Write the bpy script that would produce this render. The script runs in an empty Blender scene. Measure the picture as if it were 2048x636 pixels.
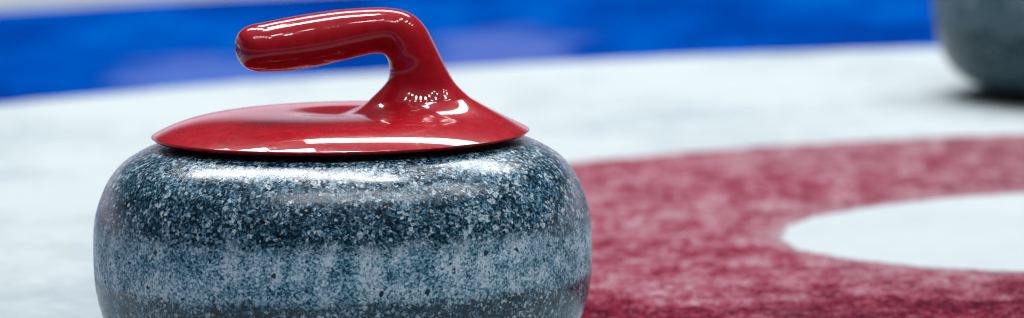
import bpy, math
from mathutils import Vector

scene = bpy.context.scene
COL = scene.collection
rad = math.radians

# ------------------------------------------------------------------ render
scene.view_settings.view_transform = 'Standard'
scene.view_settings.look = 'None'
scene.view_settings.exposure = 0
scene.view_settings.gamma = 1
scene.render.engine = 'CYCLES'
try:
    scene.cycles.use_denoising = True
    scene.cycles.sample_clamp_indirect = 6
    scene.cycles.filter_width = 1.0
except Exception:
    pass

# ------------------------------------------------------------------ camera
CAM_D, CAM_H = 8.0, 0.974694701
F_PX, PITCH, ROLL = 27672.0825, 0.106584832, -0.0198086198
STONE_X = -0.0995330480
HOUSE = (0.397820241, 0.622091614)
R_BUTTON, R_RED, R_WHITE, R_BLUE = 0.229891898, 0.582623, 1.180, 1.772

cam = bpy.data.cameras.new('camera')
camo = bpy.data.objects.new('camera', cam)
COL.objects.link(camo)
camo.location = (0, -CAM_D, CAM_H)
camo.rotation_mode = 'QUATERNION'
from mathutils import Matrix
camo.rotation_quaternion = (Matrix.Rotation(math.pi/2-PITCH, 3, 'X') @ Matrix.Rotation(ROLL, 3, 'Z')).to_quaternion()
cam.sensor_fit = 'HORIZONTAL'
cam.sensor_width = 36.0
cam.lens = F_PX/2048*36
cam.clip_start = 0.1
cam.clip_end = 200
cam.dof.use_dof = True
cam.dof.focus_distance = 7.93
cam.dof.aperture_fstop = cam.lens/58.0
scene.camera = camo

# ------------------------------------------------------------------ helpers
def mesh_obj(name, verts, faces, mat, parent=None, normals=None):
    me = bpy.data.meshes.new(name)
    me.from_pydata(verts, [], faces)
    me.update()
    for p in me.polygons:
        p.use_smooth = True
    me.materials.append(mat)
    if normals is not None:
        me.normals_split_custom_set_from_vertices(normals)
    o = bpy.data.objects.new(name, me)
    COL.objects.link(o)
    if parent is not None:
        o.parent = parent
    return o

def lathe(profile, seg=192, close_top=False):
    """profile: list of (r, z), from bottom to top or along a path; quads outward."""
    verts, faces = [], []
    n = len(profile)
    for r, z in profile:
        for k in range(seg):
            a = 2*math.pi*k/seg
            verts.append((r*math.cos(a), r*math.sin(a), z))
    for i in range(n-1):
        for k in range(seg):
            k2 = (k+1) % seg
            faces.append((i*seg+k, i*seg+k2, (i+1)*seg+k2, (i+1)*seg+k))
    return verts, faces

def lathe_normals(pts, full, seg=192):
    """smooth normals of the points pts, taken from the slope of the whole profile"""
    out = []
    for r, z in pts:
        i = min(range(len(full)), key=lambda j: (full[j][0]-r)**2+(full[j][1]-z)**2)
        a, b = full[max(i-1, 0)], full[min(i+1, len(full)-1)]
        dr, dz = b[0]-a[0], b[1]-a[1]
        L = math.hypot(dr, dz) or 1
        nr, nz = dz/L, -dr/L
        for k in range(seg):
            t = 2*math.pi*k/seg
            out.append((nr*math.cos(t), nr*math.sin(t), nz))
    return out

def catmull(pts, sub=8):
    out = []
    P = [pts[0]]+list(pts)+[pts[-1]]
    for i in range(1, len(P)-2):
        p0, p1, p2, p3 = P[i-1], P[i], P[i+1], P[i+2]
        for s in range(sub):
            t = s/sub
            out.append(tuple(0.5*((2*b)+(-a+c)*t+(2*a-5*b+4*c-d)*t*t+(-a+3*b-3*c+d)*t**3)
                             for a, b, c, d in zip(p0, p1, p2, p3)))
    out.append(tuple(pts[-1]))
    return out

LIGHT = 1.4      # lamp level; paints are kept darker to match

class NT:
    def __init__(self, name):
        self.m = bpy.data.materials.new(name)
        self.m.use_nodes = True
        self.t = self.m.node_tree
        self.b = self.t.nodes['Principled BSDF']
    def n(self, kind, **kw):
        nd = self.t.nodes.new(kind)
        for k, v in kw.items():
            if k in nd.inputs:
                nd.inputs[k].default_value = v
            else:
                setattr(nd, k, v)
        return nd
    def l(self, a, b):
        self.t.links.new(a, b)
    def put(self, sock, v):
        if hasattr(v, 'is_output') or isinstance(v, bpy.types.NodeSocket):
            self.l(v, sock)
        else:
            sock.default_value = v
    def coords(self, scale=(1, 1, 1), loc=(0, 0, 0)):
        tc = self.n('ShaderNodeTexCoord')
        mp = self.n('ShaderNodeMapping')
        mp.inputs['Scale'].default_value = scale
        mp.inputs['Location'].default_value = loc
        self.l(tc.outputs['Object'], mp.inputs['Vector'])
        return mp.outputs[0]
    def noise(self, vec, scale, detail=2.0, rough=0.5, dist=0.0):
        nd = self.n('ShaderNodeTexNoise')
        nd.inputs['Scale'].default_value = scale
        nd.inputs['Detail'].default_value = detail
        nd.inputs['Roughness'].default_value = rough
        nd.inputs['Distortion'].default_value = dist
        self.l(vec, nd.inputs['Vector'])
        return nd.outputs['Fac']
    def voro(self, vec, scale, rnd=1.0):
        nd = self.n('ShaderNodeTexVoronoi')
        nd.inputs['Scale'].default_value = scale
        nd.inputs['Randomness'].default_value = rnd
        self.l(vec, nd.inputs['Vector'])
        return nd
    def mr(self, v, a, b, c=0.0, d=1.0, smooth=False):
        nd = self.n('ShaderNodeMapRange')
        nd.interpolation_type = 'SMOOTHSTEP' if smooth else 'LINEAR'
        nd.clamp = True
        self.put(nd.inputs[0], v)
        for i, x in enumerate((a, b, c, d)):
            self.put(nd.inputs[1+i], x)
        return nd.outputs[0]
    def math(self, op, a, b=0.0, c=0.0, clamp=False):
        nd = self.n('ShaderNodeMath')
        nd.operation = op
        nd.use_clamp = clamp
        self.put(nd.inputs[0], a); self.put(nd.inputs[1], b); self.put(nd.inputs[2], c)
        return nd.outputs[0]
    def mix(self, f, a, b):
        nd = self.n('ShaderNodeMix')
        nd.data_type = 'RGBA'
        self.put(nd.inputs[0], f)
        for sock, v in ((nd.inputs[6], a), (nd.inputs[7], b)):
            if isinstance(v, (tuple, list)):
                sock.default_value = (*v[:3], 1)
            else:
                self.l(v, sock)
        return nd.outputs[2]
    def ramp(self, f, stops, interp='LINEAR'):
        nd = self.n('ShaderNodeValToRGB')
        cr = nd.color_ramp
        cr.interpolation = interp
        while len(cr.elements) < len(stops):
            cr.elements.new(0.5)
        for e, (p, c) in zip(cr.elements, stops):
            e.position = p
            e.color = (*c, 1) if len(c) == 3 else c
        self.put(nd.inputs[0], f)
        return nd.outputs[0]
    def bump(self, h, strength, dist):
        nd = self.n('ShaderNodeBump')
        nd.inputs['Strength'].default_value = strength
        nd.inputs['Distance'].default_value = dist
        self.l(h, nd.inputs['Height'])
        return nd.outputs[0]
    def sep(self, vec):
        nd = self.n('ShaderNodeSeparateXYZ')
        self.l(vec, nd.inputs[0])
        return nd.outputs
    def out(self, **kw):
        if 'Base_Color' in kw and not isinstance(kw['Base_Color'], (tuple, list)):
            kw['Base_Color'] = self.mix(1-1/LIGHT, kw['Base_Color'], (0, 0, 0))
        for k, v in kw.items():
            s = self.b.inputs[k.replace('_', ' ')]
            if isinstance(v, (tuple, list)):
                s.default_value = (*v[:3], 1)
            else:
                self.put(s, v)
        return self.m

# ------------------------------------------------------------------ granite
BAND_LO, BAND_HI = 0.050, 0.0905

def granite_material(name='speckled granite', dim=1.0):
    g = NT(name)
    v = g.coords()
    # slight warping so that the crystals are not perfect cells
    warp = g.n('ShaderNodeTexNoise'); warp.inputs['Scale'].default_value = 620; warp.inputs['Detail'].default_value = 1
    g.l(v, warp.inputs['Vector'])
    va = g.n('ShaderNodeVectorMath'); va.operation = 'MULTIPLY_ADD'
    va.inputs[1].default_value = (0.0017, 0.0017, 0.0017)
    g.l(warp.outputs['Color'], va.inputs[0]); g.l(v, va.inputs[2])
    w = va.outputs[0]
    c1 = g.sep(g.voro(w, 1150).outputs['Color'])[0]
    c2 = g.sep(g.voro(w, 580).outputs['Color'])[1]
    c3 = g.sep(g.voro(w, 410).outputs['Color'])[2]
    vein = g.noise(v, 90, 3, .6)
    big = g.noise(v, 26, 2, .5)
    # polished look: dark ground mass, mid feldspar, pale flecks
    tone = g.math('ADD', g.math('MULTIPLY', c1, .55), g.math('MULTIPLY', c2, .45))
    tone = g.math('ADD', tone, g.mr(vein, .3, .7, -.17, .17))
    tone = g.math('ADD', tone, g.mr(big, .35, .65, -.06, .06))
    pol = g.ramp(tone, [(0.22, (.002, .011, .018)), (.40, (.005, .034, .058)), (.54, (.018, .084, .138)),
                        (.68, (.070, .185, .270)), (.86, (.28, .41, .51))])
    fl = g.math('MULTIPLY', g.mr(g.math('ADD', c3, g.math('ADD', g.mr(vein, .35, .65, -.07, .07), g.mr(big, .35, .65, -.03, .03))), .925, .965), g.mr(c1, .1, .8, .3, 1))
    fl2 = g.math('MULTIPLY', g.mr(c2, .93, .97), g.mr(c1, .1, .8, .1, .8))
    pol = g.mix(g.math('MULTIPLY', g.math('MAXIMUM', fl, fl2), .95), pol, (.70, .78, .82))
    # matte striking band: frosted, lower contrast, paler
    frost = g.noise(v, 46, 3, .6)
    sv = g.coords((1, 1, .10))
    streak = g.noise(sv, 95, 3, .65)
    tb = g.math('ADD', g.math('MULTIPLY', tone, .66), g.math('MULTIPLY', g.mr(g.noise(v, 700, 2, .6), .25, .75), .34))
    whit = g.math('MULTIPLY', g.mr(frost, .38, .62), g.mr(streak, .36, .62))
    tb = g.math('ADD', tb, g.math('MULTIPLY', g.math('SUBTRACT', whit, .42), .22))
    mat = g.ramp(tb, [(.16, (.006, .052, .082)), (.27, (.042, .165, .240)), (.40, (.150, .345, .460)), (.56, (.42, .60, .72)), (.74, (.78, .86, .92))])
    pit = g.mr(g.math('ADD', g.sep(g.voro(w, 380).outputs['Color'])[0], g.mr(vein, .4, .6, .03, -.03)),   .012, .004)
    mat = g.mix(pit, mat, (.012, .045, .065))
    # where the band is (height), with a ragged border
    z = g.sep(v)[2]
    zr = g.math('ADD', z, g.mr(g.noise(v, 70, 4, .65), .3, .7, -.0024, .0024))
    up = g.mr(zr, BAND_HI+.0005, BAND_HI-.0145, 0, 1, True)
    lo = g.mr(zr, BAND_LO-.001, BAND_LO+.006, 0, 1, True)
    band = g.math('MULTIPLY', up, lo)
    col = g.mix(band, pol, mat)
    # underside below the band worn, paler; far stone's stronger tint fills its shade in colour
    un = g.mr(zr, .034, .020, 0, .35, True)
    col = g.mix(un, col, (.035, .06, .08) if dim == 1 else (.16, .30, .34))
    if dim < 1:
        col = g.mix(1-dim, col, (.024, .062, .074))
    smooth = g.noise(v, 130, 3, .6)
    rough_p = g.math('ADD', g.mr(smooth, .3, .7, .10, .18), g.math('MULTIPLY', c2, .22))
    rmix = g.math('ADD', g.math('MULTIPLY', band, .42), g.math('MULTIPLY', g.math('SUBTRACT', 1.0, band), rough_p))
    h = g.math('ADD', g.math('MULTIPLY', c1, .5), g.math('MULTIPLY', c2, .5))
    bs = g.n('ShaderNodeBump')
    bs.inputs['Distance'].default_value = .0006
    g.l(h, bs.inputs['Height'])
    g.l(g.math('ADD', .13, g.math('MULTIPLY', band, .22)), bs.inputs['Strength'])
    spec = g.math('SUBTRACT', .46, g.math('MULTIPLY', band, .26))
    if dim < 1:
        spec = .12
    return g.out(Base_Color=col, Roughness=rmix, Normal=bs.outputs[0], Specular_IOR_Level=spec)

def red_plastic():
    g = NT('glossy red plastic')
    v = g.coords()
    mott = g.noise(v, 130, 4, .65)
    col = g.mix(g.mr(mott, .35, .7), (.38, .006, .013), (.48, .011, .022))
    # hairline scuffs, in two directions, patchy
    a = g.noise(g.coords((1.0, .07, 1.0)), 1500, 2, .5)
    sc = g.n('ShaderNodeMapping'); sc.inputs['Rotation'].default_value = (0, 0, .9); sc.inputs['Scale'].default_value = (1, .06, 1)
    g.l(v, sc.inputs['Vector'])
    b = g.noise(sc.outputs[0], 1300, 2, .5)
    patch = g.mr(g.noise(v, 55, 3, .6), .46, .62)
    scr = g.math('MULTIPLY', g.math('MAXIMUM', g.mr(a, .63, .70), g.mr(b, .63, .70)), patch)
    rough = g.math('ADD', g.mr(g.noise(v, 90, 3, .6), .3, .7, .20, .32), g.math('MULTIPLY', scr, .2))
    h = g.math('ADD', g.math('MULTIPLY', g.noise(v, 240, 3, .6), .5), g.math('MULTIPLY', scr, -.25))
    nrm = g.bump(h, .020, .0006)
    col = g.mix(g.math('MULTIPLY', scr, .17), col, (.5, .22, .24))
    return g.out(Base_Color=col, Roughness=rough, Normal=nrm, Specular_IOR_Level=.02,
                 Coat_Weight=.65, Coat_Roughness=g.math('ADD', .022, g.math('MULTIPLY', scr, .25)), Coat_Normal=nrm)

# ------------------------------------------------------------------ ice and paint
def ice_common(g):
    v = g.coords()
    pebble = g.noise(v, 210, 2, .55)
    fine = g.noise(v, 900, 2, .6)
    h = g.math('ADD', pebble, g.math('MULTIPLY', fine, .3))
    nrm = g.bump(h, .16, .0010)
    return v, nrm

def white_ice(name, tint=(.478, .520, .524), dark=(.285, .338, .380), amount=1.0):
    g = NT(name)
    v, nrm = ice_common(g)
    n1 = g.noise(g.coords((.8, .7, 1)), 7.0, 5, .62)
    n2 = g.noise(v, 60, 3, .6)
    f = g.math('ADD', g.math('MULTIPLY', n1, .7), g.math('MULTIPLY', n2, .3))
    # the ice is greyer on the near side
    y = g.sep(v)[1]
    near_grey = g.mr(g.math('ADD', y, g.mr(n1, .3, .7, -.10, .10)), .10, -.55, 0, .75, True)
    col = g.mix(g.math('MULTIPLY', g.mr(g.math('ADD', f, g.math('MULTIPLY', near_grey, .16)), .47, .72), amount), tint, dark)
    return g.out(Base_Color=col, Roughness=.38, Normal=nrm, Specular_IOR_Level=.0)

def ring_paint(name, kind):
    g = NT(name)
    v, nrm = ice_common(g)
    if kind == 'red':
        vs = g.coords((1, .42, 1))
        n1 = g.noise(vs, 46, 5, .68, .3)
        n2 = g.noise(vs, 150, 4, .65)
        n3 = g.noise(vs, 520, 3, .7)
        n0 = g.noise(v, 5.0, 2, .5)
        y = g.sep(v)[1]
        # the paint is denser (less frosted) on the near side
        near = g.mr(g.math('ADD', y, g.mr(g.noise(v, 9, 3, .6), .3, .7, -.09, .09)), -.37, -.25, -.22, .05, True)
        t = g.math('ADD', g.math('MULTIPLY', n1, .38), g.math('MULTIPLY', n2, .30))
        t = g.math('ADD', t, g.math('MULTIPLY', n3, .32))
        t = g.math('ADD', g.math('MULTIPLY', g.math('SUBTRACT', t, .5), 3.4), .54)
        t = g.math('ADD', t, near)
        t = g.math('ADD', t, g.mr(n0, .35, .65, -.06, .06))
        col = g.ramp(t, [(.10, (.055, .006, .016)), (.34, (.160, .013, .029)), (.50, (.240, .044, .072)), (.66, (.31, .118, .152)), (.88, (.38, .25, .285))])
        spk = g.math('MULTIPLY', g.mr(g.noise(vs, 230, 2, .5), .60, .72), g.mr(n1, .35, .6, .25, .8))
        col = g.mix(g.math('MULTIPLY', spk, .6), col, (.42, .30, .335))
        dk = g.mr(g.noise(v, 14, 4, .6), .60, .72, 0, .55)
        col = g.mix(dk, col, (.10, .030, .050))
        # greyer, more frosted towards the far right
        x = g.sep(v)[0]
        gz = g.mr(g.math('ADD', x, g.mr(n0, .3, .7, -.12, .12)), -.32, .02, 0, .42, True)
        col = g.mix(gz, col, g.mix(g.mr(t, .1, .8), (.050, .014, .026), (.27, .19, .22)))
        # frayed border to the button
        sx = g.n('ShaderNodeVectorMath'); sx.operation = 'LENGTH'; g.l(v, sx.inputs[0])
        rr = g.math('ADD', sx.outputs['Value'], g.mr(n1, .3, .7, -.016, .016))
        fray = g.math('MAXIMUM', g.mr(rr, R_BUTTON+.012, R_BUTTON-.002), g.mr(rr, R_RED-.003, R_RED+.016))
        col = g.mix(g.math('MULTIPLY', fray, .75), col, (.32, .28, .30))
    else:
        n1 = g.noise(g.coords((1, .5, 1)), 7, 3, .55)
        n2 = g.noise(v, 60, 4, .6)
        t = g.math('ADD', g.math('MULTIPLY', n1, .8), g.math('MULTIPLY', n2, .2))
        col = g.ramp(t, [(.32, (.000, .018, .14)), (.42, (.000, .032, .215)), (.53, (.000, .056, .30)), (.66, (.0, .11, .39))])
        # two frosted lilac smears near the inner edge
        sm = None
        for (cx, cy, rx, ry) in ((-.615, 1.10, .075, .13), (-.40, 1.20, .07, .20)):
            mp = g.n('ShaderNodeMapping'); mp.vector_type = 'POINT'
            mp.inputs['Scale'].default_value = (1/rx, 1/ry, 0)
            mp.inputs['Location'].default_value = (-cx/rx, -cy/ry, 0)
            g.l(v, mp.inputs['Vector'])
            ln = g.n('ShaderNodeVectorMath'); ln.operation = 'LENGTH'; g.l(mp.outputs[0], ln.inputs[0])
            d = g.math('ADD', ln.outputs['Value'], g.mr(g.noise(v, 11, 4, .6), .3, .7, -.45, .45))
            s = g.mr(d, 1.1, .35, 0, 1, True)
            sm = s if sm is None else g.math('MAXIMUM', sm, s)
        col = g.mix(g.math('MULTIPLY', sm, .75), col, (.08, .125, .36))
    return g.out(Base_Color=col, Roughness=.42, Normal=nrm, Specular_IOR_Level=.0)

def edge(r, k, seg):
    """painted edges wander by a few millimetres; neighbours share the same edge"""
    if r > 10 or r <= 0:
        return r
    a = 2*math.pi*k/seg
    w = sum(math.sin(a*f+p+r*7)*q for f, p, q in ((9, .3, .8), (23, 1.9, .7), (57, 4.1, .7), (131, 2.2, .6), (211, 5.3, .45)))
    return r + .0016*w

def annulus(name, r0, r1, mat, label, seg=1024):
    verts, faces = [], []
    steps = 1 if r0 > 0 else 0
    if r0 > 0:
        for r in (r0, r1):
            verts += [(edge(r, k, seg)*math.cos(2*math.pi*k/seg), edge(r, k, seg)*math.sin(2*math.pi*k/seg), 0) for k in range(seg)]
        for k in range(seg):
            k2 = (k+1) % seg
            faces.append((k, seg+k, seg+k2, k2))
    else:
        verts = [(edge(r1, k, seg)*math.cos(2*math.pi*k/seg), edge(r1, k, seg)*math.sin(2*math.pi*k/seg), 0) for k in range(seg)]
        faces = [tuple(range(seg))]
    o = mesh_obj(name, verts, faces, mat)
    o.location = (HOUSE[0], HOUSE[1], 0)
    o['kind'] = 'structure'
    o['label'] = label
    return o

annulus('ice_sheet', R_BLUE, 45.0, white_ice('bare ice', (.30, .315, .325), (.26, .275, .29)), 'pale grey bare ice beyond the blue ring')
annulus('blue_ring', R_WHITE, R_BLUE, ring_paint('blue paint under ice', 'blue'), 'bright blue ring painted under the ice')
annulus('white_ring', R_RED, R_WHITE, white_ice('white paint under ice'), 'white ring between the blue and red rings')
annulus('red_ring', R_BUTTON, R_RED, ring_paint('red paint under ice', 'red'), 'frosted red ring around the white button')
annulus('white_button', 0, R_BUTTON, white_ice('white button paint', (.490, .532, .538), (.41, .455, .48), .7), 'white centre circle inside the red ring')

# ------------------------------------------------------------------ curling stone
GRAN = granite_material()
GRAN_DARK = granite_material('darkened speckled granite', .40)  # same granite mixed down to dark teal for the far stone
REDP = red_plastic()

def build_stone():
    root = bpy.data.objects.new('curling_stone', None)
    COL.objects.link(root)
    ctrl = [(.056, .0065), (.0595, .0025), (.063, .0002), (.067, .0015), (.078, .0036), (.096, .0055), (.112, .0080), (.1255, .0130),
            (.1340, .0200), (.1390, .0285), (.1418, .0365), (.1434, .0435), (.1444, .0500), (.1449, .0580),
            (.1451, .0660), (.1450, .0750), (.1444, .0850), (.1425, .0943), (.1386, .1046), (.1350, .1113),
            (.1292, .1185), (.1220, .1238), (.1130, .1284), (.1030, .1314), (.0920, .1327), (.0800, .1330)]
    prof = catmull(ctrl, 8)
    lower = [p for p in prof if p[1] <= BAND_LO or p[0] < .12 and p[1] < .05]
    band = [p for p in prof if BAND_LO < p[1] < BAND_HI and p[0] > .13]
    upper = [p for p in prof if p[1] >= BAND_HI]
    # body carries on a little inside the band so nothing is hollow
    inset = [(r-.0012, z) for r, z in band]
    body = [(0.0, .0075), (.05, .0072)] + lower + inset + upper + [(0.0, .1330)]
    v, f = lathe(body)
    mesh_obj('granite_body', v, f, GRAN, root, lathe_normals(body, prof))
    bp = [lower[-1]] + band + [upper[0]]
    bv, bf = lathe(bp)
    mesh_obj('striking_band', bv, bf, GRAN, root, lathe_normals(bp, prof))

    # ---- moulded handle: one continuous skin, cut into plate and grip at the neck
    R, Z0, H = .110, .1358, .0130
    def dome(x, y):
        r = math.hypot(x, y)
        z = Z0 + H*(1-min(r/R, 1)**5)
        q = r/.034
        if q < 1:
            z -= .0024*(1-q*q)**2
        return z
    SEG = 288
    loops = []          # from the underside, out over the rim, up the neck, to the grip's end
    def circ(r, z):
        return [(r, z)]
    C1, A1, B1, Z1 = .0467, .0290, .0225, .1553
    dirs = [(math.cos(2*math.pi*k/SEG), math.sin(2*math.pi*k/SEG)) for k in range(SEG)]
    rim = []
    for c, s in dirs:
        ex, ey = C1+A1*c, B1*s
        dx, dy = A1*c, B1*s
        L = math.hypot(dx, dy); dx /= L; dy /= L
        bq = ex*dx+ey*dy
        t = -bq+math.sqrt(bq*bq-(ex*ex+ey*ey-R*R))
        rim.append((ex, ey, dx, dy, t))
    def ringed(r, z):
        return [((e[0]+e[2]*e[4])*r/R, (e[1]+e[3]*e[4])*r/R, z) for e in rim]
    loops += [ringed(.020, .1332), ringed(.060, .1332), ringed(.098, .1336), ringed(.1058, .1340), ringed(.1078, .1342),
              ringed(.1084, .1345), ringed(.1090, .1350), ringed(.1096, .1355)]
    NR = 90
    for i in range(NR, 0, -1):
        u = i/NR
        u = u**1.25 if i < NR else 1
        lp = []
        for k, (ex, ey, dx, dy, t) in enumerate(rim):
            d = t*u
            c = dirs[k][0]
            x, y = ex+dx*d, ey+dy*d
            Lf = .021+.013*max(c, 0)**1.0
            q = max(0.0, 1-d/Lf)
            p = 2.4-.4*max(c, 0)
            z = dome(x, y) + (Z1-dome(ex, ey))*q**p
            lp.append((x, y, z))
        loops.append(lp)
    n_plate = len(loops)
    # neck and grip sections: centre x, centre z, in-plane half vector (towards outer side), depth half
    secs = [  # outer point, inner point, half depth
        ((.0757, .1553), (.0177, .1553), .0225),
        ((.0688, .1621), (.0249, .1621), .0182),
        ((.0645, .1686), (.0284, .1667), .0166),
        ((.0600, .1780), (.0296, .1714), .0158),
        ((.0555, .1876), (.0291, .1760), .0160),
        ((.0512, .1960), (.0283, .1790), .0156),
        ((.0453, .2028), (.0272, .1808), .0154),
        ((.0380, .2067), (.0252, .1819), .0153),
        ((.0285, .2084), (.0220, .1822), .0153),
        ((.0180, .2086), (.0165, .1816), .0153),
        ((.0020, .2078), (.0040, .1790), .0156),
        ((-.0165, .2056), (-.0125, .1752), .0160),
        ((-.0325, .2030), (-.0300, .1728), .0162),
        ((-.0440, .2008), (-.0415, .1725), .0158),
    ]
    flat = [(a[0], a[1], b_[0], b_[1], d) for a, b_, d in secs]
    flat = catmull(flat, 7)
    SW = rad(20)                      # the grip swings towards the near side
    def section(ax, az, bx, bz, d, squash=1.0):
        cx, cz = (ax+bx)/2, (az+bz)/2
        hx, hz = (ax-bx)/2, (az-bz)/2
        w = min(max((.036-cx)/.034, 0), 1)
        ang = SW*w*w*(3-2*w)
        q = max(.036-cx, 0)
        yo = -math.tan(SW)*(q*q/(q+.012))
        up = -yo*.105
        return [(cx+hx*c*squash-d*s*squash*math.sin(ang), yo+d*s*squash*math.cos(ang), cz+up+hz*c*squash) for c, s in dirs]
    for q in flat[1:]:
        loops.append(section(*q))
    ax, az, bx, bz, d = flat[-1]
    ux, uz = -.9925, -.075
    E = .0150
    for i in range(1, 17):
        a = i/16*math.pi/2
        k = math.cos(a)**.62 if i < 16 else 0.004
        s = math.sin(a)*E - (.0012 if i == 16 else 0)
        loops.append(section(ax+ux*s, az+uz*s, bx+ux*s, bz+uz*s, d, k))
    verts = [p for lp in loops for p in lp]
    faces = []
    for i in range(len(loops)-1):
        for k in range(SEG):
            k2 = (k+1) % SEG
            faces.append((i*SEG+k, i*SEG+k2, (i+1)*SEG+k2, (i+1)*SEG+k))
    tmp = bpy.data.meshes.new('tmp'); tmp.from_pydata(verts, [], faces); tmp.update()
    nor = [tuple(vv.normal) for vv in tmp.vertices]
    bpy.data.meshes.remove(tmp)
    cut = n_plate-1+9                         # the loop where grip and plate meet
    fa = [f for f in faces if max(f)//SEG <= cut]
    fb = [tuple(i-cut*SEG for i in f) for f in faces if min(f)//SEG >= cut]
    na = (cut+1)*SEG
    mesh_obj('handle_plate', verts[:na], fa, REDP, root, nor[:na])
    mesh_obj('handle_grip', verts[cut*SEG:], fb, REDP, root, nor[cut*SEG:])
    return root

stone = build_stone()
stone.location = (STONE_X, 0, 0)
stone['label'] = 'grey speckled curling stone with glossy red handle, standing in sharp focus in front'
stone['category'] = 'curling stone'
stone['group'] = 'curling stones on the ice'

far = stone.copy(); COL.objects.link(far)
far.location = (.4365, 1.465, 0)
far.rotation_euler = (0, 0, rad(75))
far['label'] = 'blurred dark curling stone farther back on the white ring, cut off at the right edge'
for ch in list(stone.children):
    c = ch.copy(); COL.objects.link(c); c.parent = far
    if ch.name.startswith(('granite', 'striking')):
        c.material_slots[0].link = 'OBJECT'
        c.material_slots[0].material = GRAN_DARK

# ------------------------------------------------------------------ arena light
w = bpy.data.worlds.new('World'); scene.world = w; w.use_nodes = True
nt = w.node_tree
tc = nt.nodes.new('ShaderNodeTexCoord'); sp = nt.nodes.new('ShaderNodeSeparateXYZ'); cr = nt.nodes.new('ShaderNodeValToRGB')
nt.links.new(tc.outputs['Generated'], sp.inputs[0]); nt.links.new(sp.outputs[2], cr.inputs[0])
els = cr.color_ramp.elements
while len(els) < 5:
    els.new(.5)
for e, (p, c) in zip(els, [(0, (.05, .055, .06)), (.03, (.025, .03, .036)), (.30, (.025, .03, .036)), (.60, (.08, .09, .105)), (1, (.40, .44, .50))]):
    e.position = p; e.color = (*c, 1)
bg = nt.nodes['Background']
nt.links.new(cr.outputs[0], bg.inputs['Color']); # pale glow of unseen boards and stands beyond the sheet, raised to fill shadows
mr = nt.nodes.new('ShaderNodeMapRange'); mr.inputs[1].default_value = .15; mr.inputs[2].default_value = .85
nt.links.new(sp.outputs[1], mr.inputs[0])
c2 = nt.nodes.new('ShaderNodeValToRGB')
e2 = c2.color_ramp.elements
while len(e2) < 5:
    e2.new(.5)
for e, (p, v) in zip(e2, [(0, 0), (.03, .9), (.11, .8), (.16, .3), (.21, 0)]):
    e.position = p; e.color = (v, v, v, 1)
nt.links.new(sp.outputs[2], c2.inputs[0])
mu = nt.nodes.new('ShaderNodeMath'); mu.operation = 'MULTIPLY'
nt.links.new(mr.outputs[0], mu.inputs[0]); nt.links.new(c2.outputs[0], mu.inputs[1])
mx = nt.nodes.new('ShaderNodeMix'); mx.data_type = 'RGBA'
nt.links.new(mu.outputs[0], mx.inputs[0]); nt.links.new(cr.outputs[0], mx.inputs[6]); mx.inputs[7].default_value = (1.05, .98, 1.2, 1)
nt.links.new(mx.outputs[2], bg.inputs['Color'])
bg.inputs['Strength'].default_value = 1.0

def area(name, loc, target, sx, sy, watts, color=(.95, .98, 1.0), shape='RECTANGLE'):
    L = bpy.data.lights.new(name, 'AREA')
    L.shape = shape; L.size = sx; L.size_y = sy; L.energy = watts*LIGHT*1.2; L.color = color
    o = bpy.data.objects.new(name, L); COL.objects.link(o)
    o.location = loc
    o.rotation_euler = (Vector(target)-Vector(loc)).to_track_quat('-Z', 'Y').to_euler()
    return o

# ceiling lamps just beyond the stone, running back to the left
for i in range(5):
    t = i/4
    for j in range(3):
        for k in range(2):
            x, y = .45-4.0*t+.34*j, 1.4+3.6*t+.42*k
            area('ceiling_lamp', (x, y, 6.5), (x, y, 0), .33, .41, 14.5)
# round lamps in clusters over the near side
for cx, cy in ((-2.6, -3.6), (1.0, -3.4), (3.6, -.6)):
    for i in range(2):
        for j in range(4):
            area('flood_lamp', (cx+1.0*j*.9, cy+1.0*i, 6.8), (cx+.9*j, cy+i, 0),   .36, .36, 14, shape='DISK')
# a wide lamp row crossing above the far side of the house
for i in range(4):
    x = -.15+1.25*i
    area('tube_lamp', (x, 6.2, 6.5), (x, 6.2, 0), 1.25, 1.8, 88)
